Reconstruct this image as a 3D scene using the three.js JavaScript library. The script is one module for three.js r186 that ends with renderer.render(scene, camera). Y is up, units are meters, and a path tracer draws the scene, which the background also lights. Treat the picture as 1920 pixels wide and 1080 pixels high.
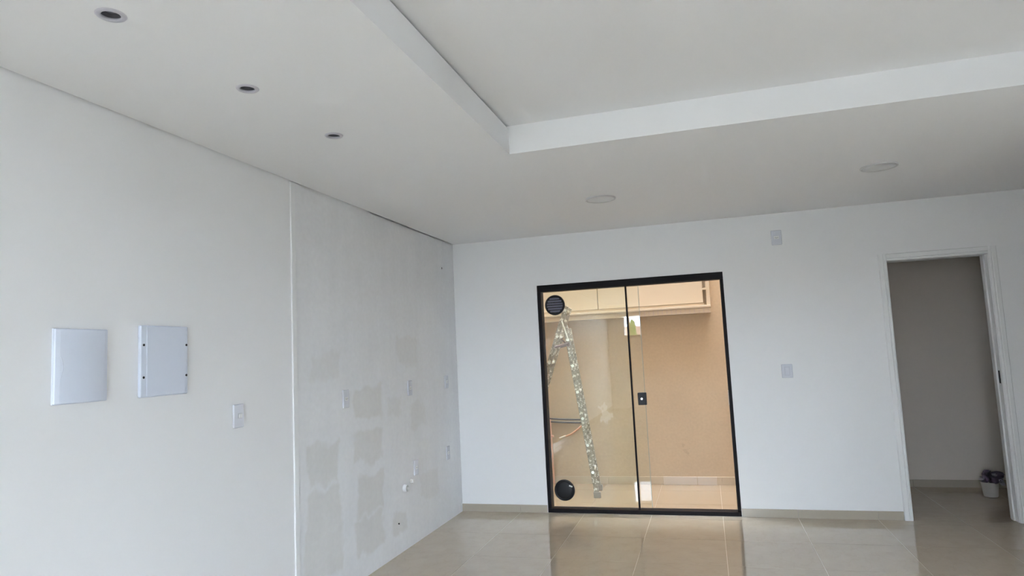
import * as THREE from 'three';
import { RoundedBoxGeometry } from 'three/addons/geometries/RoundedBoxGeometry.js';
import { mergeGeometries } from 'three/addons/utils/BufferGeometryUtils.js';
import { ImprovedNoise } from 'three/addons/math/ImprovedNoise.js';

// ---------------------------------------------------------------- camera, sky, exposure
const scene = new THREE.Scene();
const camera = new THREE.PerspectiveCamera(47.135, 1920 / 1080, 0.05, 200);
camera.position.set(2.3538, 1.475, 6.0839);
camera.rotation.set(0.099, 0.2814, -0.0478, 'YXZ');
const renderer = new THREE.WebGLRenderer({ antialias: true });
renderer.toneMapping = THREE.LinearToneMapping;
renderer.toneMappingExposure = 10.0;
renderer.shadowMap.enabled = true;
const SKY = 3.1;
scene.background = new THREE.Color().setRGB(0.83, 0.955, 1.115);   // bright even overcast sky
scene.backgroundIntensity = SKY;

// ---------------------------------------------------------------- sizes (metres)
const H = 2.58;                       // lower ceiling
const TRAY = { x0: 1.379, x1: 4.5, z0: 2.633, z1: 6.6, h: 0.16 };
const ROOM = { x1: 5.2, z1: 10.4 };
const STRIP_Z = 2.667;                // where the painted wall ends and the bare plaster begins
const DOOR = { x0: 0.838, x1: 2.534, h: 2.108 };
const PASS = { x0: 3.832, x1: 4.55, h: 2.087 };
const YARD = { x0: -1.2, x1: 3.5, z: -1.40, top: 5.7 };
const HALL = { x0: 3.68, x1: 5.2, z: -1.32 };
const SIDE = { z0: 3.5, z1: 4.3, h: 2.1 };        // doorway to the garden in the right wall, beside the camera
const ALCOVE = { z0: 0.25, z1: 3.1, h: 2.5, x1: 8.2 };   // wide opening to an unlit room on the right
const OPENING = { x0: 0.41, x1: 3.5, h: 2.27 };   // wide open front of the room, behind the camera

// ---------------------------------------------------------------- helpers
let seed = 7;
const rnd = () => { seed = (seed * 1664525 + 1013904223) >>> 0; return seed / 4294967296; };
const noise = new ImprovedNoise();
const fbm = (x, y, z = 0, o = 4) => { let s = 0, a = 0.5, f = 1; for (let i = 0; i < o; i++) { s += a * noise.noise(x * f, y * f, z + i * 7.3); a *= 0.5; f *= 2; } return s; };
const clamp = (v, a = 0, b = 1) => Math.min(b, Math.max(a, v));
const smooth = (a, b, v) => { const t = clamp((v - a) / (b - a)); return t * t * (3 - 2 * t); };
const rgb = (r, g, b) => new THREE.Color().setRGB(r, g, b);
const std = (color, roughness = 0.6, extra = {}) => new THREE.MeshStandardMaterial({ color, roughness, metalness: 0, ...extra });
function texture(w, h, fn, srgb = true) {
  const d = new Uint8Array(w * h * 4);
  for (let j = 0; j < h; j++) for (let i = 0; i < w; i++) {
    const c = fn(i / w, j / h), k = (j * w + i) * 4;
    d[k] = clamp(c[0], 0, 255); d[k + 1] = clamp(c[1], 0, 255); d[k + 2] = clamp(c[2], 0, 255); d[k + 3] = 255;
  }
  const t = new THREE.DataTexture(d, w, h, THREE.RGBAFormat);
  t.magFilter = THREE.LinearFilter; t.minFilter = THREE.LinearFilter; t.wrapS = t.wrapT = THREE.RepeatWrapping;
  if (srgb) t.colorSpace = THREE.SRGBColorSpace;
  t.needsUpdate = true; return t;
}
const taken = {};
function numbered(name) { const n = taken[name] = (taken[name] ?? -1) + 1; return n ? name + '_' + String(n).padStart(3, '0') : name; }
function mesh(name, geometry, material, parent) {
  const g = Array.isArray(geometry) ? mergeGeometries(geometry.map((q) => q.index ? q.toNonIndexed() : q)) : geometry;
  const m = new THREE.Mesh(g, material); m.name = parent ? name : numbered(name);
  m.castShadow = m.receiveShadow = true; (parent ?? scene).add(m); return m;
}
function thing(name, position, label, category, group) {
  const o = new THREE.Group(); o.name = numbered(name); o.position.set(...position);
  o.userData = { label, category }; if (group) o.userData.group = group;
  scene.add(o); return o;
}
function structure(name, label, category) {
  const o = new THREE.Group(); o.name = name; o.userData = { kind: 'structure', label, category }; scene.add(o); return o;
}
function asStructure(o, label, category) { o.userData = { kind: 'structure', label, category }; return o; }
function box(x0, x1, y0, y1, z0, z1) { const g = new THREE.BoxGeometry(x1 - x0, y1 - y0, z1 - z0); g.translate((x0 + x1) / 2, (y0 + y1) / 2, (z0 + z1) / 2); return g; }
function rbox(x0, x1, y0, y1, z0, z1, r = 0.003, s = 2) { const g = new RoundedBoxGeometry(x1 - x0, y1 - y0, z1 - z0, s, r); g.translate((x0 + x1) / 2, (y0 + y1) / 2, (z0 + z1) / 2); return g; }
function polygon(pts) { const s = new THREE.Shape(); pts.forEach(([x, y], i) => i ? s.lineTo(x, y) : s.moveTo(x, y)); s.closePath(); return s; }
function extrude(shape, depth, extra = {}) { return new THREE.ExtrudeGeometry(shape, { depth, bevelEnabled: false, curveSegments: 24, ...extra }); }
function cyl(a, b, r0, r1 = r0, n = 16) {
  const A = new THREE.Vector3(...a), B = new THREE.Vector3(...b), d = B.clone().sub(A), g = new THREE.CylinderGeometry(r1, r0, d.length(), n);
  g.applyQuaternion(new THREE.Quaternion().setFromUnitVectors(new THREE.Vector3(0, 1, 0), d.normalize()));
  g.translate((A.x + B.x) / 2, (A.y + B.y) / 2, (A.z + B.z) / 2); return g;
}
function tube(pts, r, n = 40) { return new THREE.TubeGeometry(new THREE.CatmullRomCurve3(pts.map((p) => new THREE.Vector3(...p))), n, r, 8); }
const lathe = (pts, n = 40) => new THREE.LatheGeometry(pts.map(([r, y]) => new THREE.Vector2(r, y)), n);

// ---------------------------------------------------------------- materials
const M = {
  paint: std(rgb(0.86, 0.865, 0.87), 0.5),
  ceiling: std(rgb(0.875, 0.88, 0.885), 0.8),
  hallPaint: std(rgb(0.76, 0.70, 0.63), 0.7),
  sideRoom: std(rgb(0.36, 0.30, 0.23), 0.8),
  trimWhite: std(rgb(0.84, 0.85, 0.85), 0.35),
  plastic: std(rgb(0.71, 0.73, 0.79), 0.25),
  plasticBox: std(rgb(0.70, 0.75, 0.85), 0.3),
  hole: std(rgb(0.02, 0.02, 0.02), 0.9),
  blackMetal: new THREE.MeshPhysicalMaterial({ color: rgb(0.007, 0.006, 0.008), roughness: 0.5, specularIntensity: 0.3 }),
  blackPlastic: new THREE.MeshPhysicalMaterial({ color: rgb(0.010, 0.011, 0.014), roughness: 0.4, specularIntensity: 0.5 }),
  louver: std(rgb(0.17, 0.17, 0.23), 0.4),
  chrome: std(rgb(0.8, 0.8, 0.8), 0.2, { metalness: 1 }),
  glass: new THREE.MeshPhysicalMaterial({ color: rgb(0.93, 0.95, 0.91), roughness: 0.0, transmission: 1, thickness: 0, ior: 1.5 }),
  glassEdge: std(rgb(0.30, 0.36, 0.32), 0.2),
  grout: std(rgb(0.72, 0.66, 0.56), 0.6),
  concrete: std(rgb(0.125, 0.12, 0.11), 0.9),
};

// plaster with skim-coat patches, one texel per 2.6 mm of wall
const PL = { w: 2.65, h: H };
const patches = [[1.57, 1.99, 1.07, 1.29], [1.59, 2.0, 0.76, 0.99], [2.19, 2.56, 0.70, 0.98], [1.58, 1.96, 0.40, 0.68], [2.17, 2.60, 0.40, 0.70],
  [1.60, 2.0, 0.13, 0.41], [2.17, 2.60, 0.14, 0.44], [1.22, 1.47, 0.15, 0.31], [1.25, 1.50, 1.02, 1.20], [0.80, 1.12, 0.90, 1.12], [2.14, 2.5, 1.35, 1.55], [0.55, 0.95, 0.30, 0.52], [0.9, 1.3, 1.42, 1.66]];
const plasterTex = texture(1024, 1024, (u, v) => {
  const z = u * PL.w, y = v * PL.h;
  const wob = 0.10 * fbm(z * 6, y * 6, 1.7), wob2 = 0.10 * fbm(z * 6, y * 6, 9.1);
  let p = 0;
  patches.forEach(([z0, z1, y0, y1], i) => {
    const dz = Math.min(z + wob - z0, z1 - z - wob), dy = Math.min(y + wob2 - y0, y1 - y - wob2);
    p = Math.max(p, smooth(-0.01, 0.035, Math.min(dz, dy)) * (i < 8 ? 1 : 0.55));
  });
  const cloud = fbm(z * 1.6, y * 2.2, 4.4, 5), fine = fbm(z * 30, y * 30, 2.2, 3), streak = fbm(z * 9, y * 1.3, 6.6, 3);
  const k = 235 - 10 * p + 9 * cloud + 5 * streak + 5 * fine;
  return [k - 1 + 1.5 * p, k, k + 1.5 - 3 * p];
});
plasterTex.repeat.set(1 / PL.w, 1 / PL.h);
M.plaster = std(0xffffff, 0.8, { map: plasterTex });

// polished greige porcelain
const tileTex = texture(512, 512, (u, v) => {
  const a = fbm(u * 4, v * 4, 3.1, 5), b = Math.abs(fbm(u * 2.3 + 5, v * 5 + 2, 8.8, 4));
  const k = 7 * a - 3 * smooth(0.0, 0.06, 0.06 - b);
  return [199 + k, 185 + k, 165 + k];
});
const tileMats = [0, 1, 2, 3].map((i) => {
  const t = tileTex.clone(); t.offset.set(0.27 * i, 0.41 * i); t.rotation = i * Math.PI / 2; t.needsUpdate = true;
  return new THREE.MeshPhysicalMaterial({ color: 0xffffff, map: t, roughness: 0.0, ior: 1.85 });
});
M.skirting = std(rgb(0.47, 0.42, 0.34), 0.18);
// sandy render of the yard, with brushed paint marks and scuffs
const yardTex = texture(1024, 512, (u, v) => {
  const x = YARD.x0 + u * 4.7, y = v * 2.35;
  const fine = fbm(x * 40, y * 40, 1.1, 2), cloud = fbm(x * 2.2, y * 2.2, 5.5, 4);
  let k = 1 + 0.05 * cloud + 0.04 * fine;
  let c = [199 * k, 177 * k, 150 * k];
  const s1 = smooth(0.10, 0.30, fbm(x * 16, y * 9, 3.9, 3) + 0.42 - Math.hypot((x - 1.20) / 0.09, (y - 0.76) / 0.13) * 0.42);
  const s2 = smooth(0.15, 0.4, fbm(x * 20, y * 20, 6.1, 3) + 0.30 - Math.hypot((x - 2.05) / 0.10, (y - 0.36) / 0.10) * 0.40);
  c = c.map((q, i) => q + (228 - i * 8 - q) * 0.4 * s1); c = c.map((q) => q * (1 - 0.05 * s2));
  return c;
});
yardTex.repeat.set(1 / 4.7, 1 / 2.35); yardTex.offset.set(-YARD.x0 / 4.7, 0);
M.yard = std(0xffffff, 0.85, { map: yardTex });
M.yardPlain = std(rgb(0.55, 0.445, 0.325), 0.85);
M.yardPale = std(rgb(0.53, 0.43, 0.315), 0.7);
M.yardTile = std(rgb(0.35, 0.25, 0.16), 0.25);
M.yardGrout = std(rgb(0.40, 0.31, 0.23), 0.8);

// ---------------------------------------------------------------- setting: walls
// back wall with the glass door opening and the passage opening
{
  const g = extrude(polygon([[-0.2, 0], [DOOR.x0, 0], [DOOR.x0, DOOR.h], [DOOR.x1, DOOR.h], [DOOR.x1, 0], [PASS.x0 - 0.03, 0], [PASS.x0 - 0.03, PASS.h + 0.03],
    [PASS.x1 + 0.03, PASS.h + 0.03], [PASS.x1 + 0.03, 0], [ROOM.x1 + 0.2, 0], [ROOM.x1 + 0.2, 3.0], [-0.2, 3.0]]), 0.15);
  g.translate(0, 0, -0.15);
  asStructure(mesh('wall_back', g, M.paint), 'white painted back wall with the glass door and the dark passage', 'wall');
}
// left wall: a solid core, a painted face, and a bare plaster face that stops short of the ceiling far back
{
  const w = structure('wall_left', 'long left wall, painted near the camera and bare grey plaster further in', 'wall');
  mesh('wall_core', box(-0.25, -0.03, -0.1, 3.0, 0, ROOM.z1), M.paint, w);
  const turn = (g) => { g.rotateY(-Math.PI / 2); return g; };
  mesh('painted_face', turn(extrude(polygon([[STRIP_Z, 0], [ROOM.z1, 0], [ROOM.z1, H + 0.016], [STRIP_Z, H + 0.016]]), 0.03)), M.paint, w).userData.label = 'smooth white painted part of the wall';
  mesh('plaster_face', turn(extrude(polygon([[0, 0], [STRIP_Z, 0], [STRIP_Z, H + 0.016], [1.76, H + 0.016], [1.70, H - 0.004], [0.8, H - 0.008], [0, H]]), 0.03)), M.plaster, w).userData.label = 'bare grey plaster with patches of filler';
}
asStructure(mesh('trim_1', rbox(-0.002, 0.009, 0, H - 0.001, STRIP_Z - 0.021, STRIP_Z + 0.021, 0.003), M.trimWhite), 'narrow white vertical strip between painted wall and bare plaster', 'trim');
{
  const g = extrude(polygon([[0, 0], [ALCOVE.z0, 0], [ALCOVE.z0, ALCOVE.h], [ALCOVE.z1, ALCOVE.h], [ALCOVE.z1, 0], [SIDE.z0, 0], [SIDE.z0, SIDE.h], [SIDE.z1, SIDE.h], [SIDE.z1, 0], [ROOM.z1, 0], [ROOM.z1, 3.0], [0, 3.0]]), 0.2);
  g.rotateY(-Math.PI / 2); g.translate(ROOM.x1 + 0.2, 0, 0);
  asStructure(mesh('wall_right', g, M.paint), 'white right wall beside the camera with openings to a room and the garden', 'wall');
  const a = mesh('wall_side_room', [box(ROOM.x1 + 0.2, ALCOVE.x1, -0.1, 3.0, -0.15, 0.05), box(ROOM.x1 + 0.2, ALCOVE.x1, -0.1, 3.0, 3.1, 3.3), box(ALCOVE.x1, ALCOVE.x1 + 0.2, -0.1, 3.0, -0.15, 3.3), box(ROOM.x1 + 0.2, ALCOVE.x1, 2.6, 3.0, 0.05, 3.1)], M.sideRoom);
  asStructure(a, 'dim walls of the unlit room to the right of the picture', 'wall');
  asStructure(mesh('floor_side_room', box(ROOM.x1, ALCOVE.x1, -0.12, -0.004, 0.05, 3.1), M.sideRoom), 'floor of the unlit room to the right of the picture', 'floor');
  asStructure(mesh('wall_partition', box(3.0, ROOM.x1, 0, H, 6.9, 7.05), M.paint), 'white partition wall behind the camera on the right', 'wall');
}
{
  const g = extrude(polygon([[0, 0], [OPENING.x0, 0], [OPENING.x0, OPENING.h], [OPENING.x1, OPENING.h], [OPENING.x1, 0], [ROOM.x1 + 0.2, 0], [ROOM.x1 + 0.2, 3.0], [-0.25, 3.0], [-0.25, 0]]), 0.2);
  g.translate(0, 0, ROOM.z1);
  asStructure(mesh('wall_front', g, M.paint), 'white front wall behind the camera with a wide open entrance', 'wall');
}
{
  const d = structure('door_3', 'pale solid gate leaf standing in the entrance behind the camera', 'gate');
  mesh('gate_leaf', rbox(OPENING.x0, 1.35, 0.01, 1.75, ROOM.z1 + 0.08, ROOM.z1 + 0.12, 0.004), M.trimWhite, d);
  mesh('top_rail', rbox(OPENING.x0, 1.35, 1.75, 1.79, ROOM.z1 + 0.07, ROOM.z1 + 0.13, 0.004), M.trimWhite, d);
}
asStructure(mesh('roof', box(-0.3, ROOM.x1 + 0.25, 2.86, 3.05, -0.15, ROOM.z1 + 0.25), M.concrete), 'flat concrete roof slab above the room', 'roof');

// ceiling: lower plasterboard with a raised tray, spot holes cut through
const spots = [[0.656, 4.544], [0.668, 3.922], [0.677, 3.296]];
const discs = [[1.681, 1.30], [3.521, 1.335]];
{
  const c = structure('ceiling', 'white plasterboard ceiling with a raised rectangular tray', 'ceiling');
  const s = polygon([[0.012, 0], [ROOM.x1, 0], [ROOM.x1, ROOM.z1], [0.012, ROOM.z1]])   // stops 12 mm short of the left wall: shadow gap;
  s.holes.push(new THREE.Path([[TRAY.x0 - 0.012, TRAY.z0 - 0.012], [TRAY.x0 - 0.012, TRAY.z1 + 0.012], [TRAY.x1 + 0.012, TRAY.z1 + 0.012], [TRAY.x1 + 0.012, TRAY.z0 - 0.012]].map((p) => new THREE.Vector2(...p))));
  for (const [x, z] of spots) { const h = new THREE.Path(); h.absarc(x, z, 0.032, 0, Math.PI * 2, true); s.holes.push(h); }
  const g = extrude(s, 0.015); g.rotateX(Math.PI / 2); g.translate(0, H + 0.015, 0);      // shape y becomes world z
  mesh('lower_panel', g, M.ceiling, c);
  mesh('gap_filler', box(-0.03, 0.02, H + 0.016, H + 0.03, 1.75, ROOM.z1), M.ceiling, c);
  mesh('tray_panel', box(TRAY.x0 - 0.10, TRAY.x1 + 0.05, H + TRAY.h, H + TRAY.h + 0.015, TRAY.z0 - 0.05, TRAY.z1 + 0.05), M.ceiling, c);
  // the left tray edge leaves a shadow gap under the raised panel; the others run up to it
  mesh('tray_edge', box(TRAY.x0 - 0.012, TRAY.x0, H, H + TRAY.h - 0.016, TRAY.z0, TRAY.z1), M.ceiling, c);
  mesh('tray_backing', box(TRAY.x0 - 0.10, TRAY.x0 - 0.05, H + 0.015, H + TRAY.h, TRAY.z0, TRAY.z1), M.ceiling, c);
  mesh('tray_edge', box(TRAY.x0 - 0.012, TRAY.x1 + 0.012, H, H + TRAY.h, TRAY.z0 - 0.012, TRAY.z0), M.ceiling, c);
  mesh('tray_edge', box(TRAY.x1, TRAY.x1 + 0.012, H, H + TRAY.h, TRAY.z0, TRAY.z1), M.ceiling, c);
  mesh('tray_edge', box(TRAY.x0 - 0.012, TRAY.x1 + 0.012, H, H + TRAY.h, TRAY.z1, TRAY.z1 + 0.012), M.ceiling, c);
}

// floor: porcelain tiles of 60 cm, joints recessed
const tileGeo = new Map();
function tileAt(parent, x0, x1, z0, z1, top, mats) {
  const w = x1 - x0 - 0.003, d = z1 - z0 - 0.003; if (w < 0.02 || d < 0.02) return;
  const key = w.toFixed(3) + '_' + d.toFixed(3);
  if (!tileGeo.has(key)) tileGeo.set(key, new THREE.BoxGeometry(w, 0.01, d));
  const m = mesh('tile', tileGeo.get(key), mats[Math.floor(rnd() * mats.length)], parent);
  m.position.set((x0 + x1) / 2, top - 0.005, (z0 + z1) / 2);
}
function tileGrid(parent, X0, X1, Z0, Z1, top, mats, ox = 1.18, oz = 0.12, s = 0.6) {
  const cuts = (a, b, o) => { const r = [a]; for (let k = Math.ceil((a - o) / s - 1e-6); o + k * s < b - 1e-6; k++) if (o + k * s > a + 1e-6) r.push(o + k * s); r.push(b); return r; };
  const xs = cuts(X0, X1, ox), zs = cuts(Z0, Z1, oz);
  for (let i = 0; i + 1 < xs.length; i++) for (let j = 0; j + 1 < zs.length; j++) tileAt(parent, xs[i], xs[i + 1], zs[j], zs[j + 1], top, mats);
}
{
  const f = structure('floor', 'polished greige porcelain tile floor with thin pale joints', 'floor');
  mesh('joint_bed', box(-0.2, ROOM.x1 + 0.2, -0.12, -0.0012, -0.15, ROOM.z1 + 0.2), M.grout, f).userData.label = 'pale joint mortar between the tiles';
  tileGrid(f, 0, ROOM.x1, 0, ROOM.z1 + 0.2, 0, tileMats);
  tileAt(f, PASS.x0, 4.18, -0.15, 0, 0, tileMats); tileAt(f, 4.18, PASS.x1, -0.15, 0, 0, tileMats);
}
// skirting in 60 cm pieces along the back wall
function skirting(name, label, runs, mk) {
  const b = structure(name, label, 'baseboard');
  for (const [a, e, o] of runs) {
    let x = a; const next = (q) => { const k = Math.floor((q - o) / 0.6 + 1e-6) + 1; return Math.min(e, o + k * 0.6); };
    while (x < e - 1e-4) { const n = next(x); if (n - x > 0.02) mesh('skirting_tile', mk(x + 0.0008, n - 0.0008), M.skirting, b); x = n; }
  }
  return b;
}
skirting('baseboard_back', 'low greige porcelain skirting along the back wall', [[0, DOOR.x0 - 0.002, 0.58], [DOOR.x1 + 0.002, PASS.x0 - 0.066, 0.58], [PASS.x1 + 0.066, ROOM.x1, 0.58]], (a, e) => rbox(a, e, 0, 0.07, 0, 0.009, 0.0015, 1));
skirting('baseboard_left', 'low greige porcelain skirting along the painted left wall', [[STRIP_Z + 0.022, ROOM.z1, 0.12]], (a, e) => rbox(0, 0.009, 0, 0.07, a, e, 0.0015, 1));
skirting('baseboard_right', 'low greige porcelain skirting along the right wall', [[ALCOVE.z1, SIDE.z0, 0.12], [SIDE.z1, 6.9, 0.12]], (a, e) => rbox(ROOM.x1 - 0.009, ROOM.x1, 0, 0.07, a, e, 0.0015, 1));

// the dark passage behind the doorway
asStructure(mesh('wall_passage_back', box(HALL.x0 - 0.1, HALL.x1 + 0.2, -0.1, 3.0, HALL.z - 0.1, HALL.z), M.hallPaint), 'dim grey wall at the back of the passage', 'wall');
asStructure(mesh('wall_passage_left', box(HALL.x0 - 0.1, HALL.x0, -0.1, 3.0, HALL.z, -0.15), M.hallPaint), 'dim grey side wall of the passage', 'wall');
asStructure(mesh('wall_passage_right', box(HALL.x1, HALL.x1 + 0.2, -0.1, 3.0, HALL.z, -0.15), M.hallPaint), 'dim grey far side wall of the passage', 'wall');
asStructure(mesh('ceiling_passage', box(HALL.x0 - 0.1, HALL.x1 + 0.2, 2.58, 3.0, HALL.z - 0.1, -0.15), M.ceiling), 'low ceiling over the dark passage', 'ceiling');
{
  const f = structure('floor_passage', 'polished greige tile floor inside the dark passage', 'floor');
  mesh('joint_bed', box(HALL.x0, HALL.x1, -0.12, -0.0012, HALL.z, -0.15), M.grout, f);
  tileGrid(f, HALL.x0, HALL.x1, HALL.z, -0.15, 0, tileMats);
}
skirting('baseboard_passage', 'low greige porcelain skirting at the back of the passage', [[HALL.x0, HALL.x1, 0.58]], (a, e) => rbox(a, e, 0, 0.07, HALL.z, HALL.z + 0.009, 0.0015, 1));

// doorway lining and casing
{
  const d = structure('door_2', 'open doorway with white wooden casing and no door leaf', 'doorway');
  mesh('jamb', rbox(PASS.x0 - 0.03, PASS.x0, 0, PASS.h + 0.03, -0.152, 0.002, 0.002), M.trimWhite, d);
  mesh('jamb', rbox(PASS.x1, PASS.x1 + 0.03, 0, PASS.h + 0.03, -0.152, 0.002, 0.002), M.trimWhite, d);
  mesh('head_lining', rbox(PASS.x0, PASS.x1, PASS.h, PASS.h + 0.03, -0.152, 0.002, 0.002), M.trimWhite, d);
  for (const s of [0, 1]) mesh('door_stop', s ? rbox(PASS.x1 - 0.012, PASS.x1, 0, PASS.h, -0.11, -0.06, 0.002) : rbox(PASS.x0, PASS.x0 + 0.012, 0, PASS.h, -0.11, -0.06, 0.002), M.trimWhite, d);
  // casing: a moulded board with a groove near its outer edge
  const prof = [[0, 0], [0, 0.012], [0.006, 0.016], [0.018, 0.016], [0.022, 0.011], [0.028, 0.015], [0.055, 0.013], [0.06, 0.008], [0.06, 0]];
  const side = (x, dir) => { const s = polygon(prof.map(([a, b]) => [a * dir, -b])); const g = extrude(s, PASS.h + (0.06)); g.rotateX(-Math.PI / 2); g.translate(x, 0, 0.0005); return g; };
  mesh('casing', side(PASS.x0 - 0.004, -1), M.trimWhite, d);
  mesh('casing', side(PASS.x1 + 0.004, 1), M.trimWhite, d);
  const hg = extrude(polygon(prof.map(([a, b]) => [-b, a])), PASS.x1 - PASS.x0 + 0.008); hg.rotateY(Math.PI / 2); hg.translate(PASS.x0 - 0.004, PASS.h + 0.001, 0.0005);
  mesh('head_casing', hg, M.trimWhite, d);
  const sp = mesh('strike_plate', box(PASS.x1 - 0.0015, PASS.x1 + 0.001, 1.06, 1.16, -0.05, -0.025), M.blackMetal, d); sp.userData.label = 'small dark strike plate in the right jamb';
}

// ---------------------------------------------------------------- yard behind the glass door
{
  const g = extrude(polygon([[YARD.x0, -0.1], [3.6, -0.1], [3.6, YARD.top], [YARD.x0, YARD.top]]), 0.15);
  g.translate(0, 0, YARD.z - 0.15);
  asStructure(mesh('wall_yard_back', g, M.yard), 'sand coloured rendered wall behind the glass door', 'wall');
  asStructure(mesh('wall_yard_left', box(YARD.x0 - 0.15, YARD.x0, -0.1, YARD.top, YARD.z - 0.15, 0), M.yardPlain), 'sand coloured wall closing the yard on the left', 'wall');
  asStructure(mesh('wall_yard_right', box(YARD.x1, YARD.x1 + 0.08, -0.1, YARD.top, YARD.z, -0.15), M.yardPlain), 'sand coloured wall closing the yard on the right', 'wall');
  const s = polygon([[YARD.x0, 0], [DOOR.x0 - 0.0, 0], [DOOR.x0, DOOR.h], [DOOR.x1, DOOR.h], [DOOR.x1, 0], [YARD.x1, 0], [YARD.x1, YARD.top], [YARD.x0, YARD.top]]);
  const fg = extrude(s, 0.012); fg.translate(0, 0, -0.163);
  asStructure(mesh('wall_yard_front', fg, M.yardPlain), 'sand coloured outer face of the house wall towards the yard', 'wall');
  mesh('parapet', box(YARD.x0, 3.58, 3.05, YARD.top, -0.15, 0), M.yardPlain, scene.getObjectByName('wall_yard_front'));
  const f = structure('floor_yard', 'pale sand coloured tile floor of the yard', 'floor');
  mesh('joint_bed', box(YARD.x0, YARD.x1, -0.14, -0.014, YARD.z, -0.15), M.yardGrout, f);
  tileGrid(f, YARD.x0, YARD.x1, YARD.z, -0.16, -0.012, [M.yardTile]);
  const b = structure('baseboard_yard', 'sand coloured skirting at the foot of the yard wall', 'baseboard');
  for (let x = YARD.x0; x < YARD.x1 - 0.05; x += 0.6) mesh('skirting_tile', rbox(x + 0.001, Math.min(x + 0.6, YARD.x1) - 0.001, -0.012, 0.07, YARD.z, YARD.z + 0.01, 0.002, 1), M.yardPlain, b);
}
// boxed-out ledge on the yard wall: panels above, a projecting sill with a ribbed end
{
  const x1 = 2.425, x0 = YARD.x0, z0 = YARD.z, fz = YARD.z + 0.075;
  const t = structure('trim_2', 'pale projecting ledge with panels above it on the yard wall', 'ledge');
  mesh('sill', rbox(x0, x1, 1.868, 1.893, z0, fz + 0.075, 0.004), M.yardPale, t);
  mesh('sill_face', box(x0, x1 - 0.005, 1.812, 1.868, z0, fz + 0.065), M.yardPale, t);
  mesh('panel', rbox(x0, 1.206, 1.925, 2.60, z0, fz, 0.004), M.yardPale, t);
  mesh('panel', rbox(1.214, 2.352, 1.925, 2.60, z0, fz, 0.004), M.yardPale, t);
  mesh('panel_base', box(x0, 2.36, 1.893, 1.922, z0, fz - 0.012), M.yardPale, t);
  mesh('end_post', rbox(2.385, x1, 1.893, 2.60, z0, fz - 0.01, 0.003), M.yardPale, t);
  mesh('hook', rbox(2.350, 2.392, 2.06, 2.085, z0, fz + 0.006, 0.003), M.yardPale, t);
  for (let i = 0; i < 34; i++) { const x = 1.60 + i * 0.024; mesh('rib', box(x, x + 0.013, 1.814, 1.866, fz + 0.064, fz + 0.0665 + 0.0015 * (i % 3)), i % 2 ? M.ribDark ?? (M.ribDark = std(rgb(0.50, 0.40, 0.33), 0.6)) : M.yardPale, t); }
}

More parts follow.
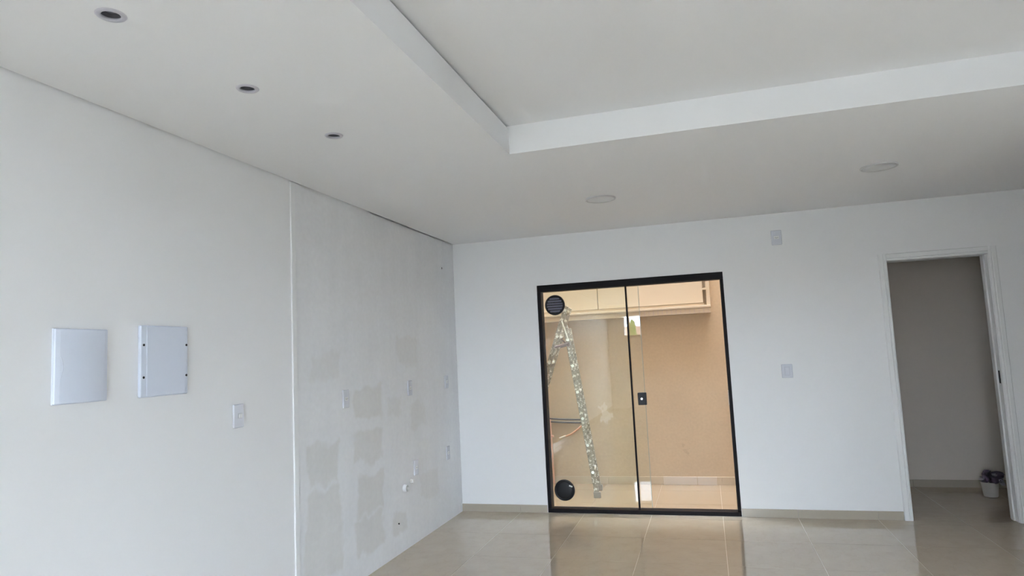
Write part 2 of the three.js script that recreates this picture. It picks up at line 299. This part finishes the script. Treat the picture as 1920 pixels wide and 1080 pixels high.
// ---------------------------------------------------------------- sliding glass door
{
  const d = structure('door_1', 'black framed glass sliding door to the yard, slid half open', 'door');
  const { x0, x1, h } = DOOR, zf = -0.012, zb = -0.12;
  mesh('top_track', rbox(x0, x1, h - 0.062, h, zb, zf, 0.003), M.blackMetal, d);
  mesh('bottom_track', rbox(x0, x1, 0.0, 0.034, zb, zf, 0.003), M.blackMetal, d);
  mesh('side_frame', rbox(x0, x0 + 0.034, 0.034, h - 0.062, zb, zf, 0.003), M.blackMetal, d);
  mesh('side_frame', rbox(x1 - 0.028, x1, 0.034, h - 0.062, zb, zf, 0.003), M.blackMetal, d);
  // fixed pane in front, sliding pane behind it, pushed to the left
  const pane = (name, a, b, y0, y1, z) => { const g = new THREE.PlaneGeometry(b - a, y1 - y0); g.translate((a + b) / 2, (y0 + y1) / 2, z); return mesh(name, g, M.glass, d); };
  const fixed = pane('fixed_pane', x0 + 0.03, 1.672, 0.03, h - 0.06, -0.045);
  fixed.userData.label = 'fixed glass pane with two round vents';
  const slide = pane('sliding_pane', 0.90, 1.783, 0.045, h - 0.06, -0.085);
  slide.userData.label = 'sliding glass pane with a black lock';
  mesh('edge_seal', rbox(1.664, 1.680, 0.034, h - 0.062, -0.056, -0.036, 0.002), M.blackMetal, d).userData.label = 'thin black seal on the edge of the fixed pane';
  mesh('pane_edge', box(1.780, 1.784, 0.045, h - 0.062, -0.089, -0.081), M.glassEdge, slide);
  // lock
  const lock = mesh('lock', rbox(1.718, 1.795, 0.955, 1.067, -0.098, -0.058, 0.006), M.blackPlastic, d); lock.userData.label = 'black rectangular lock at the free edge of the sliding pane';
  mesh('lock_cylinder', cyl([1.753, 1.012, -0.060], [1.753, 1.012, -0.052], 0.010, 0.010, 20), M.chrome, lock);
  mesh('thumb_turn', rbox(1.772, 1.782, 0.985, 1.045, -0.060, -0.050, 0.003), M.blackPlastic, lock);
  const strike = mesh('strike', rbox(x1 - 0.034, x1 - 0.026, 0.94, 1.065, -0.09, -0.03, 0.002), std(rgb(0.55, 0.5, 0.44), 0.4), d); strike.userData.label = 'pale metal keeper in the right frame';
  // round vents set in the fixed pane
  function vent(x, y, open) {
    const g = new THREE.Group(); g.name = 'vent_grille'; g.position.set(x, y, -0.045); d.add(g);
    const ring = lathe([[0.078, -0.012], [0.094, -0.010], [0.097, 0.0], [0.094, 0.012], [0.086, 0.018], [0.078, 0.012]], 48); ring.rotateX(Math.PI / 2);
    mesh('rim', ring, M.blackPlastic, g);
    if (open) {
      const back = new THREE.CylinderGeometry(0.08, 0.08, 0.004, 40); back.rotateX(Math.PI / 2); back.translate(0, 0, -0.006); mesh('back_plate', back, M.blackPlastic, g);
      for (let i = 0; i < 6; i++) { const yy = -0.060 + i * 0.024, hw = Math.sqrt(0.078 ** 2 - yy * yy) - 0.002; const s = new THREE.BoxGeometry(hw * 2, 0.018, 0.003); s.rotateX(-0.5); s.translate(0, yy, 0.007); mesh('louver', s, M.louver, g); }
      g.userData.label = 'round black louvred vent at the top of the glass';
    } else {
      const cap = lathe([[0, 0.020], [0.05, 0.0195], [0.074, 0.017], [0.080, 0.010], [0.080, -0.006], [0, -0.006]], 48); cap.rotateX(Math.PI / 2); mesh('cap', cap, M.blackPlastic, g);
      const tab = rbox(0.030, 0.062, 0.052, 0.066, 0.016, 0.0205, 0.002); tab.translate(0, 0, 0); tab.rotateZ(-0.35); mesh('tab', tab, M.trimWhite, g);
      g.userData.label = 'round black vent with a closed cap near the floor';
    }
  }
  vent(0.998, 1.914, true); vent(0.996, 0.197, false);
}

// ---------------------------------------------------------------- electrical boxes on the painted wall (local z is out of the wall)
function onLeft(o, y, z) { o.position.set(0, y, z); o.rotation.y = Math.PI / 2; }          // local x runs towards -z (right in view)
{
  const w = 0.236, h = 0.288;
  const t = thing('breaker_panel', [0, 0, 0], 'plain white bulging breaker box cover, left of the two wall boxes', 'wall box'); onLeft(t, 1.508, 4.07);
  mesh('frame', rbox(-w / 2, w / 2, -h / 2, h / 2, 0, 0.008, 0.003), M.plasticBox, t);
  // door: vertical bevels at both sides, gently bowed between
  const prof = []; for (let i = 0; i <= 12; i++) { const u = -1 + i / 6; prof.push([u * (w / 2 - 0.022), 0.018 + 0.008 * (1 - u * u)]); }
  const s = polygon([[-w / 2 + 0.003, 0.008], [-w / 2 + 0.006, 0.014], ...prof, [w / 2 - 0.006, 0.014], [w / 2 - 0.003, 0.008]]);
  const g = extrude(s, h - 0.010, { bevelEnabled: true, bevelThickness: 0.002, bevelSize: 0.002, bevelOffset: -0.002, bevelSegments: 2 }); g.rotateX(-Math.PI / 2); g.scale(1, 1, -1); 
  const idx = g.index; if (!idx) { const p = g.attributes.position.array, n = g.attributes.normal.array; for (let i = 0; i < p.length; i += 9) for (let k = 0; k < 3; k++) { let q = p[i + 3 + k]; p[i + 3 + k] = p[i + 6 + k]; p[i + 6 + k] = q; q = n[i + 3 + k]; n[i + 3 + k] = n[i + 6 + k]; n[i + 6 + k] = q; } }
  g.translate(0, -h / 2 + 0.005, 0); g.computeVertexNormals();
  const door = mesh('door', g, M.plasticBox, t);
  mesh('finger_grip', tube([[-w / 2 + 0.024, 0.035, 0.0185], [-w / 2 + 0.033, 0.0, 0.0200], [-w / 2 + 0.024, -0.045, 0.0185]], 0.0018, 16), M.plasticBox, door);
}
{
  const w = 0.272, h = 0.312;
  const t = thing('junction_box', [0, 0, 0], 'white flat wall box cover with four dark screw holes', 'wall box'); onLeft(t, 1.518, 3.66);
  mesh('cover', rbox(-w / 2, w / 2, -h / 2, h / 2, 0, 0.017, 0.006, 3), M.plasticBox, t);
  mesh('raised_face', rbox(-w / 2 + 0.032, w / 2 - 0.020, -h / 2 + 0.004, h / 2 - 0.004, 0.012, 0.0195, 0.002), M.plasticBox, t);
  for (const sx of [-1, 1]) for (const sy of [-1, 1]) { const c = new THREE.CylinderGeometry(0.0055, 0.0055, 0.002, 16); c.rotateX(Math.PI / 2); c.translate(sx < 0 ? -w / 2 + 0.017 : w / 2 - 0.011, sy * 0.070, 0.0172); mesh('screw_hole', c, M.hole, t); }
}
// ---------------------------------------------------------------- switches and sockets
function plate(name, label, category, kind, group) {
  const t = thing(name, [0, 0, 0], label, category, group);
  const w = 0.078, h = 0.120;
  const p = mesh('cover_plate', rbox(-w / 2, w / 2, -h / 2, h / 2, 0, 0.011, 0.005, 3), M.plastic, t);
  if (kind === 'switch') {
    mesh('surround', rbox(-0.020, 0.020, -0.040, 0.040, 0.008, 0.0125, 0.002), std(rgb(0.62, 0.64, 0.70), 0.35), t);
    const r = rbox(-0.0145, 0.0145, -0.036, 0.036, -0.003, 0.004, 0.002); r.rotateX(0.07); r.translate(0, 0, 0.0125); mesh('rocker', r, M.plastic, t);
  } else if (kind === 'small_switch') {
    mesh('surround', rbox(-0.012, 0.022, -0.014, 0.014, 0.008, 0.0122, 0.002), std(rgb(0.55, 0.57, 0.60), 0.4), t);
    const r = rbox(-0.006, 0.018, -0.010, 0.010, 0.0, 0.005, 0.002); r.rotateX(0.12); r.translate(0.002, 0, 0.011); mesh('rocker', r, M.trimWhite, t);
  } else {
    mesh('socket_face', rbox(-0.020, 0.020, -0.0125, 0.0125, 0.008, 0.0118, 0.003), M.trimWhite, t);
    for (const x of [-0.0095, 0, 0.0095]) { const c = new THREE.CylinderGeometry(0.0024, 0.0024, 0.001, 12); c.rotateX(Math.PI / 2); c.translate(x, x ? 0 : -0.003, 0.0121); mesh('pin_hole', c, M.hole, t); }
  }
  return t;
}
onLeft(plate('light_switch', 'white switch plate on the painted wall right of the two wall boxes', 'switch', 'small_switch'), 1.222, 3.165);
onLeft(plate('wall_socket', 'white socket on bare plaster nearest to the white vertical strip', 'socket', 'socket', 'sockets on the plaster wall'), 1.226, 2.10);
onLeft(plate('wall_socket', 'middle one of the three white sockets in the upper row on bare plaster', 'socket', 'socket', 'sockets on the plaster wall'), 1.236, 1.10);
onLeft(plate('wall_socket', 'white socket on bare plaster in the upper row nearest the room corner', 'socket', 'socket', 'sockets on the plaster wall'), 1.243, 0.307);
onLeft(plate('wall_socket', 'low white socket on bare plaster above the white pipe stubs', 'socket', 'socket', 'sockets on the plaster wall'), 0.588, 1.03);
onLeft(plate('wall_socket', 'low white socket on bare plaster close to the room corner', 'socket', 'socket', 'sockets on the plaster wall'), 0.598, 0.333);
{ const t = plate('wall_socket', 'white socket high on the back wall above the light switch', 'socket', 'socket'); t.position.set(3.0, 2.365, 0); t.scale.set(1.08, 1.06, 1);
  const u = plate('light_switch', 'white rocker switch on the back wall between glass door and doorway', 'switch', 'switch'); u.position.set(2.992, 1.217, 0); u.scale.set(1.12, 0.96, 1); }
// conduit hole high in the plaster
{
  const t = thing('conduit_end', [0, 0, 0], 'small dark open conduit end high on the plaster near the corner', 'conduit'); onLeft(t, 2.311, 0.308);
  const g = lathe([[0.011, 0], [0.011, 0.004], [0.016, 0.004], [0.016, 0]], 24); g.rotateX(Math.PI / 2); mesh('rim', g, M.plaster, t);
  const b = new THREE.CylinderGeometry(0.011, 0.011, 0.001, 20); b.rotateX(Math.PI / 2); b.translate(0, 0, 0.001); mesh('opening', b, M.hole, t);
}
// pipe stubs for a sink
{
  const t = thing('drain_pipe', [0, 0, 0], 'white round drain pipe stub sticking out of the plaster', 'pipe'); onLeft(t, 0.466, 1.25);
  const g = lathe([[0.020, 0.002], [0.020, 0.030], [0.027, 0.030], [0.029, 0.026], [0.029, 0]], 32); g.rotateX(Math.PI / 2); mesh('collar', g, M.trimWhite, t);
  const b = lathe([[0, 0.010], [0.0201, 0.010], [0.0201, 0.004], [0, 0.004]], 24); b.rotateX(Math.PI / 2); mesh('plug', b, std(rgb(0.45, 0.46, 0.48), 0.5), t);
  const u = thing('water_outlet', [0, 0, 0], 'small white capped water outlet beside the drain pipe', 'pipe'); onLeft(u, 0.498, 1.125);
  const c = lathe([[0.016, 0], [0.016, 0.008], [0.012, 0.010], [0.012, 0.020], [0.009, 0.024], [0, 0.024]], 24); c.rotateX(Math.PI / 2); mesh('cap', c, M.trimWhite, u);
  const k = rbox(-0.014, 0.014, -0.003, 0.003, 0.020, 0.028, 0.002); mesh('key', k, M.trimWhite, u);
  const n = thing('wall_plug', [0, 0, 0], 'tiny dark screw end in the plaster below the drain pipe', 'screw'); onLeft(n, 0.227, 1.368);
  mesh('shank', cyl([0, 0, 0], [0, 0, 0.006], 0.004, 0.004, 12), M.hole, n); mesh('head', cyl([0, 0, 0.006], [0, 0, 0.009], 0.007, 0.006, 12), M.hole, n);
}

// ---------------------------------------------------------------- ceiling lights, all switched off
const spotMat = { ring: std(rgb(0.56, 0.55, 0.60), 0.35), cup: std(rgb(0.10, 0.10, 0.115), 0.4), bulb: std(rgb(0.20, 0.20, 0.24), 0.15) };
const spotLabel = ['small recessed spotlight nearest the camera at the top left', 'small recessed spotlight in the middle of the row of three', 'small recessed spotlight at the far end of the row of three'];
spots.forEach(([x, z], i) => {
  const t = thing('ceiling_spotlight', [x, H, z], spotLabel[i], 'spotlight', 'recessed spotlights above the left wall');
  mesh('trim_ring', lathe([[0.030, 0.004], [0.027, -0.002], [0.031, -0.005], [0.041, -0.0045], [0.0445, -0.0005], [0.044, 0.0]], 48), spotMat.ring, t);
  mesh('cup', lathe([[0.030, 0.004], [0.029, 0.035], [0.0, 0.036]], 40), spotMat.cup, t);
  mesh('bulb', lathe([[0, 0.010], [0.012, 0.0105], [0.021, 0.014], [0.0225, 0.020], [0.014, 0.034], [0, 0.034]], 32), spotMat.bulb, t);
});
const discLabel = ['round flush ceiling light above the glass door', 'round flush ceiling light further right above the doorway side'];
discs.forEach(([x, z], i) => {
  const t = thing('ceiling_light', [x, H, z], discLabel[i], 'ceiling light', 'round flush ceiling lights');
  mesh('rim', lathe([[0.098, -0.003], [0.101, -0.009], [0.108, -0.010], [0.112, -0.007], [0.1125, 0.0]], 64), std(rgb(0.60, 0.60, 0.60), 0.4), t);
  mesh('diffuser', lathe([[0.0, -0.006], [0.06, -0.006], [0.0985, -0.005], [0.0985, 0.0]], 64), std(rgb(0.80, 0.81, 0.82), 0.4), t);
});

// ---------------------------------------------------------------- step ladder in the yard
{
  const t = thing('step_ladder', [0, 0, 0], 'paint-spattered aluminium A-frame ladder standing in the yard behind the glass', 'ladder');
  const splat = texture(256, 256, (u, v) => { const a = fbm(u * 14, v * 14, 2.7, 3), b = fbm(u * 26, v * 26, 7.7, 2); const k = 158 + 45 * b - 40 * smooth(-0.12, -0.30, a); return a > 0.17 ? [226, 219, 205] : [k, k - 10, k - 25]; });
  splat.repeat.set(0.14, 4.5);
  const alu = std(0xffffff, 0.45, { map: splat, metalness: 0.25 }), dark = std(rgb(0.20, 0.13, 0.12), 0.5), bare = std(rgb(0.86, 0.85, 0.80), 0.3, { metalness: 0.4 }), foot = std(rgb(0.30, 0.26, 0.22), 0.7);
  const dir = new THREE.Vector3(-0.10, 0, -0.995), W = 0.36, base = -0.012;       // rungs run away from the viewer
  const at = (x, y, w) => [x + dir.x * w * W + 0.0, y, -0.88 + dir.z * w * W];
  function rail(a, b, w) {
    const A = new THREE.Vector3(...at(...a, w)), B = new THREE.Vector3(...at(...b, w)), d = B.clone().sub(A), L = d.length();
    const g = new RoundedBoxGeometry(0.050, L, 0.022, 2, 0.004);
    const y = d.normalize(), z = dir.clone(), x = new THREE.Vector3().crossVectors(y, z).normalize(); z.crossVectors(x, y);
    g.applyMatrix4(new THREE.Matrix4().makeBasis(x, y, z)); g.translate((A.x + B.x) / 2, (A.y + B.y) / 2, (A.z + B.z) / 2); return g;
  }
  const L0 = [0.252, base + 0.02], L1 = [0.956, 1.945], R0 = [1.166, base + 0.02], R1 = [0.935, 1.72];
  for (const w of [-0.5, 0.5]) { mesh('rail', rail(L0, L1, w), alu, t); mesh('rail', rail(R0, R1, w), alu, t); }
  const lerp = (a, b, y) => a[0] + (b[0] - a[0]) * (y - a[1]) / (b[1] - a[1]);
  for (let i = 0; i < 7; i++) { const y = 0.28 + i * 0.27; mesh('rung', cyl(at(lerp(L0, L1, y), y, -0.54), at(lerp(L0, L1, y), y, 0.54), 0.015), bare, t); }
  for (let i = 0; i < 6; i++) { const y = 0.24 + i * 0.27; mesh('rung', cyl(at(lerp(R0, R1, y), y, -0.54), at(lerp(R0, R1, y), y, 0.54), 0.015), bare, t); }
  for (const w of [-0.56, 0.56]) {
    mesh('hinge_arm', cyl(at(0.815, 1.520, w), at(0.965, 1.555, w), 0.013, 0.013, 10), dark, t);
    mesh('hinge_arm', cyl(at(0.885, 1.60, w), at(0.965, 1.525, w), 0.009, 0.009, 10), dark, t);
    mesh('hinge_arm', cyl(at(0.90, 1.79, w), at(0.955, 1.60, w), 0.008, 0.008, 10), bare, t);
  }
  for (const w of [-0.5, 0.5]) for (const p of [L0, R0]) { const q = at(p[0], p[1], w); mesh('rubber_foot', rbox(q[0] - 0.036, q[0] + 0.036, base, base + 0.06, q[2] - 0.018, q[2] + 0.018, 0.006), foot, t); }
}
// cables and pipe beyond the ladder
{
  const z = YARD.z + 0.012;
  const k = std(rgb(0.07, 0.06, 0.065), 0.5);
  for (const [dy, lab] of [[0.022, 'upper one of two dark cables strung across behind the ladder'], [-0.012, 'lower one of two dark cables strung across behind the ladder']]) {
    const c = thing('black_cable', [0, 0, 0], lab, 'cable', 'dark cables behind the ladder');
    mesh('cable', tube([[0.30, 0.70 + dy * 1.2, z], [0.52, 0.695 + dy * 1.1, z + 0.004], [0.74, 0.682 + dy, z + 0.006], [0.95, 0.675 + dy, z]], 0.0085), k, c);
    mesh('clip', rbox(0.945, 0.975, 0.668 + dy, 0.682 + dy, YARD.z, YARD.z + 0.022, 0.003), k, c);
  }
  const o = thing('orange_tube', [0, 0, 0], 'thin orange tube curving down the yard wall behind the ladder', 'tube');
  mesh('tube', tube([[0.95, 0.64, z], [0.88, 0.585, z + 0.002], [0.80, 0.535, z + 0.002], [0.70, 0.500, z]], 0.009), std(rgb(0.72, 0.38, 0.24), 0.5), o);
  mesh('bare_end', cyl([0.745, 0.518, z + 0.001], [0.672, 0.492, z], 0.0105, 0.0105, 12), std(rgb(0.82, 0.70, 0.58), 0.5), o);
  const p = thing('copper_pipe', [0.585, -0.012, YARD.z + 0.022], 'thin upright copper coloured pipe at the left edge of the glass', 'pipe');
  mesh('pipe', cyl([0, 0, 0], [-0.012, 0.72, 0], 0.010, 0.010, 14), std(rgb(0.74, 0.46, 0.33), 0.4), p);
  mesh('pipe_clamp', rbox(-0.022, 0.018, 0.52, 0.54, -0.022, 0.012, 0.003), std(rgb(0.70, 0.42, 0.32), 0.5), p);
}
// pale skirting offcuts leaning at the foot of the yard wall
{
  const m = std(rgb(0.60, 0.51, 0.42), 0.3);
  for (const [a, b, lab] of [[1.80, 2.148, 'pale tile offcut lying at the yard wall, the left longer one'], [2.156, 2.352, 'pale tile offcut lying at the yard wall, the right shorter one']]) {
    const t = thing('tile_offcut', [(a + b) / 2, -0.012, YARD.z + 0.011], lab, 'tile', 'tile offcuts at the yard wall');
    mesh('slab', rbox(-(b - a) / 2, (b - a) / 2, 0, 0.085, 0, 0.012, 0.002), m, t);
  }
}

// ---------------------------------------------------------------- white pot with a crumpled bunch in the passage
{
  const t = thing('plant_pot', [4.695, 0, -0.93], 'small white pot with a dark purple crumpled bunch on the passage floor', 'pot');
  mesh('pot', lathe([[0, 0], [0.050, 0], [0.054, 0.004], [0.068, 0.118], [0.072, 0.120], [0.072, 0.130], [0.064, 0.130], [0.062, 0.10], [0, 0.10]], 36), std(rgb(0.52, 0.49, 0.45), 0.45), t);
  const petals = [], pale = [];
  for (let i = 0; i < 46; i++) {
    const g = new THREE.PlaneGeometry(0.05, 0.06, 4, 4), p = g.attributes.position, s = 0.7 + rnd() * 0.7, ph = rnd() * 9;
    for (let k = 0; k < p.count; k++) { const x = p.getX(k), y = p.getY(k), wdt = 1 - 0.75 * Math.abs(y / 0.03) ** 2; p.setXYZ(k, x * wdt * s, y * s, 0.014 * Math.sin(60 * x + ph) + 0.012 * Math.cos(70 * y + ph)); }
    const th = rnd() * Math.PI * 2, el = rnd() * 1.2 - 0.1, R = 0.045 + rnd() * 0.045;
    g.rotateX(-el); g.rotateZ(rnd() * 6); g.rotateY(th); g.translate(0.022 + R * Math.sin(th) * Math.cos(el), 0.142 + (R + 0.005) * Math.sin(el), R * 0.9 * Math.cos(th) * Math.cos(el));
    g.computeVertexNormals(); (rnd() < 0.2 ? pale : petals).push(g);
  }
const sheetMat = std(rgb(0.075, 0.05, 0.085), 0.3, { side: THREE.DoubleSide });
  for (const g of petals) mesh('crumpled_sheet', g, sheetMat, t);
const scrapMat = std(rgb(0.50, 0.47, 0.52), 0.35, { side: THREE.DoubleSide });
  for (const g of pale) mesh('pale_scrap', g, scrapMat, t);
}

// ---------------------------------------------------------------- outside the front entrance, behind the camera
asStructure(mesh('ground', [box(-12, 18, -0.16, -0.03, ROOM.z1 + 0.2, 44), box(ROOM.x1 + 0.2, 18, -0.16, -0.03, 3.3, ROOM.z1 + 0.2)], M.concrete), 'grey concrete forecourt in front of the house', 'ground');
asStructure(mesh('wall_garden', box(9.5, 9.7, -0.1, 1.9, 3.3, 20), std(rgb(0.34, 0.33, 0.30), 0.9)), 'pale garden wall beyond the side opening', 'wall');
asStructure(mesh('wall_street', box(-12, 18, -0.1, 1.92, 20, 20.2), std(rgb(0.40, 0.36, 0.30), 0.9)), 'pale wall on the far side of the forecourt', 'wall');

{
  const t = thing('low_house', [0, 0, 32], 'pale low house across the street, mirrored faintly in the glass door', 'house');
  mesh('wall', box(-5, 3.2, -0.03, 2.2, 0, 6), std(rgb(0.50, 0.42, 0.32), 0.9), t);
  const r = extrude(polygon([[-0.4, 2.2], [3, 2.8], [6.4, 2.2]]), 8.8); r.rotateY(-Math.PI / 2); r.translate(3.5, 0, 0); mesh('roof', r, std(rgb(0.40, 0.24, 0.16), 0.9), t);
  for (const x of [-3.6, -1.2, 1.2]) mesh('window', rbox(x, x + 1, 1.0, 2.0, -0.03, 0.02, 0.01), std(rgb(0.1, 0.12, 0.14), 0.2), t);
}
{
  const t = thing('slim_tree', [-1.02, -0.03, 26], 'slim green tree across the street, mirrored faintly in the glass door', 'tree');
  mesh('trunk', cyl([0, 0, 0], [0.02, 2.2, 0], 0.06, 0.04, 10), std(rgb(0.20, 0.14, 0.09), 0.9), t);
  const g = new THREE.IcosahedronGeometry(0.30, 4), p = g.attributes.position;
  for (let i = 0; i < p.count; i++) { const x = p.getX(i), y = p.getY(i), z = p.getZ(i), k = 1 + 0.55 * fbm(x * 7, y * 7, z * 7, 3); p.setXYZ(i, x * 0.55 * k, 2.28 + y * 1.9 * k, z * 0.55 * k); }
  g.computeVertexNormals(); mesh('crown', g, std(rgb(0.20, 0.30, 0.07), 0.9), t);
}

scene.traverse((o) => { if (o.isMesh) { o.castShadow = true; o.receiveShadow = true; } });
renderer.render(scene, camera);
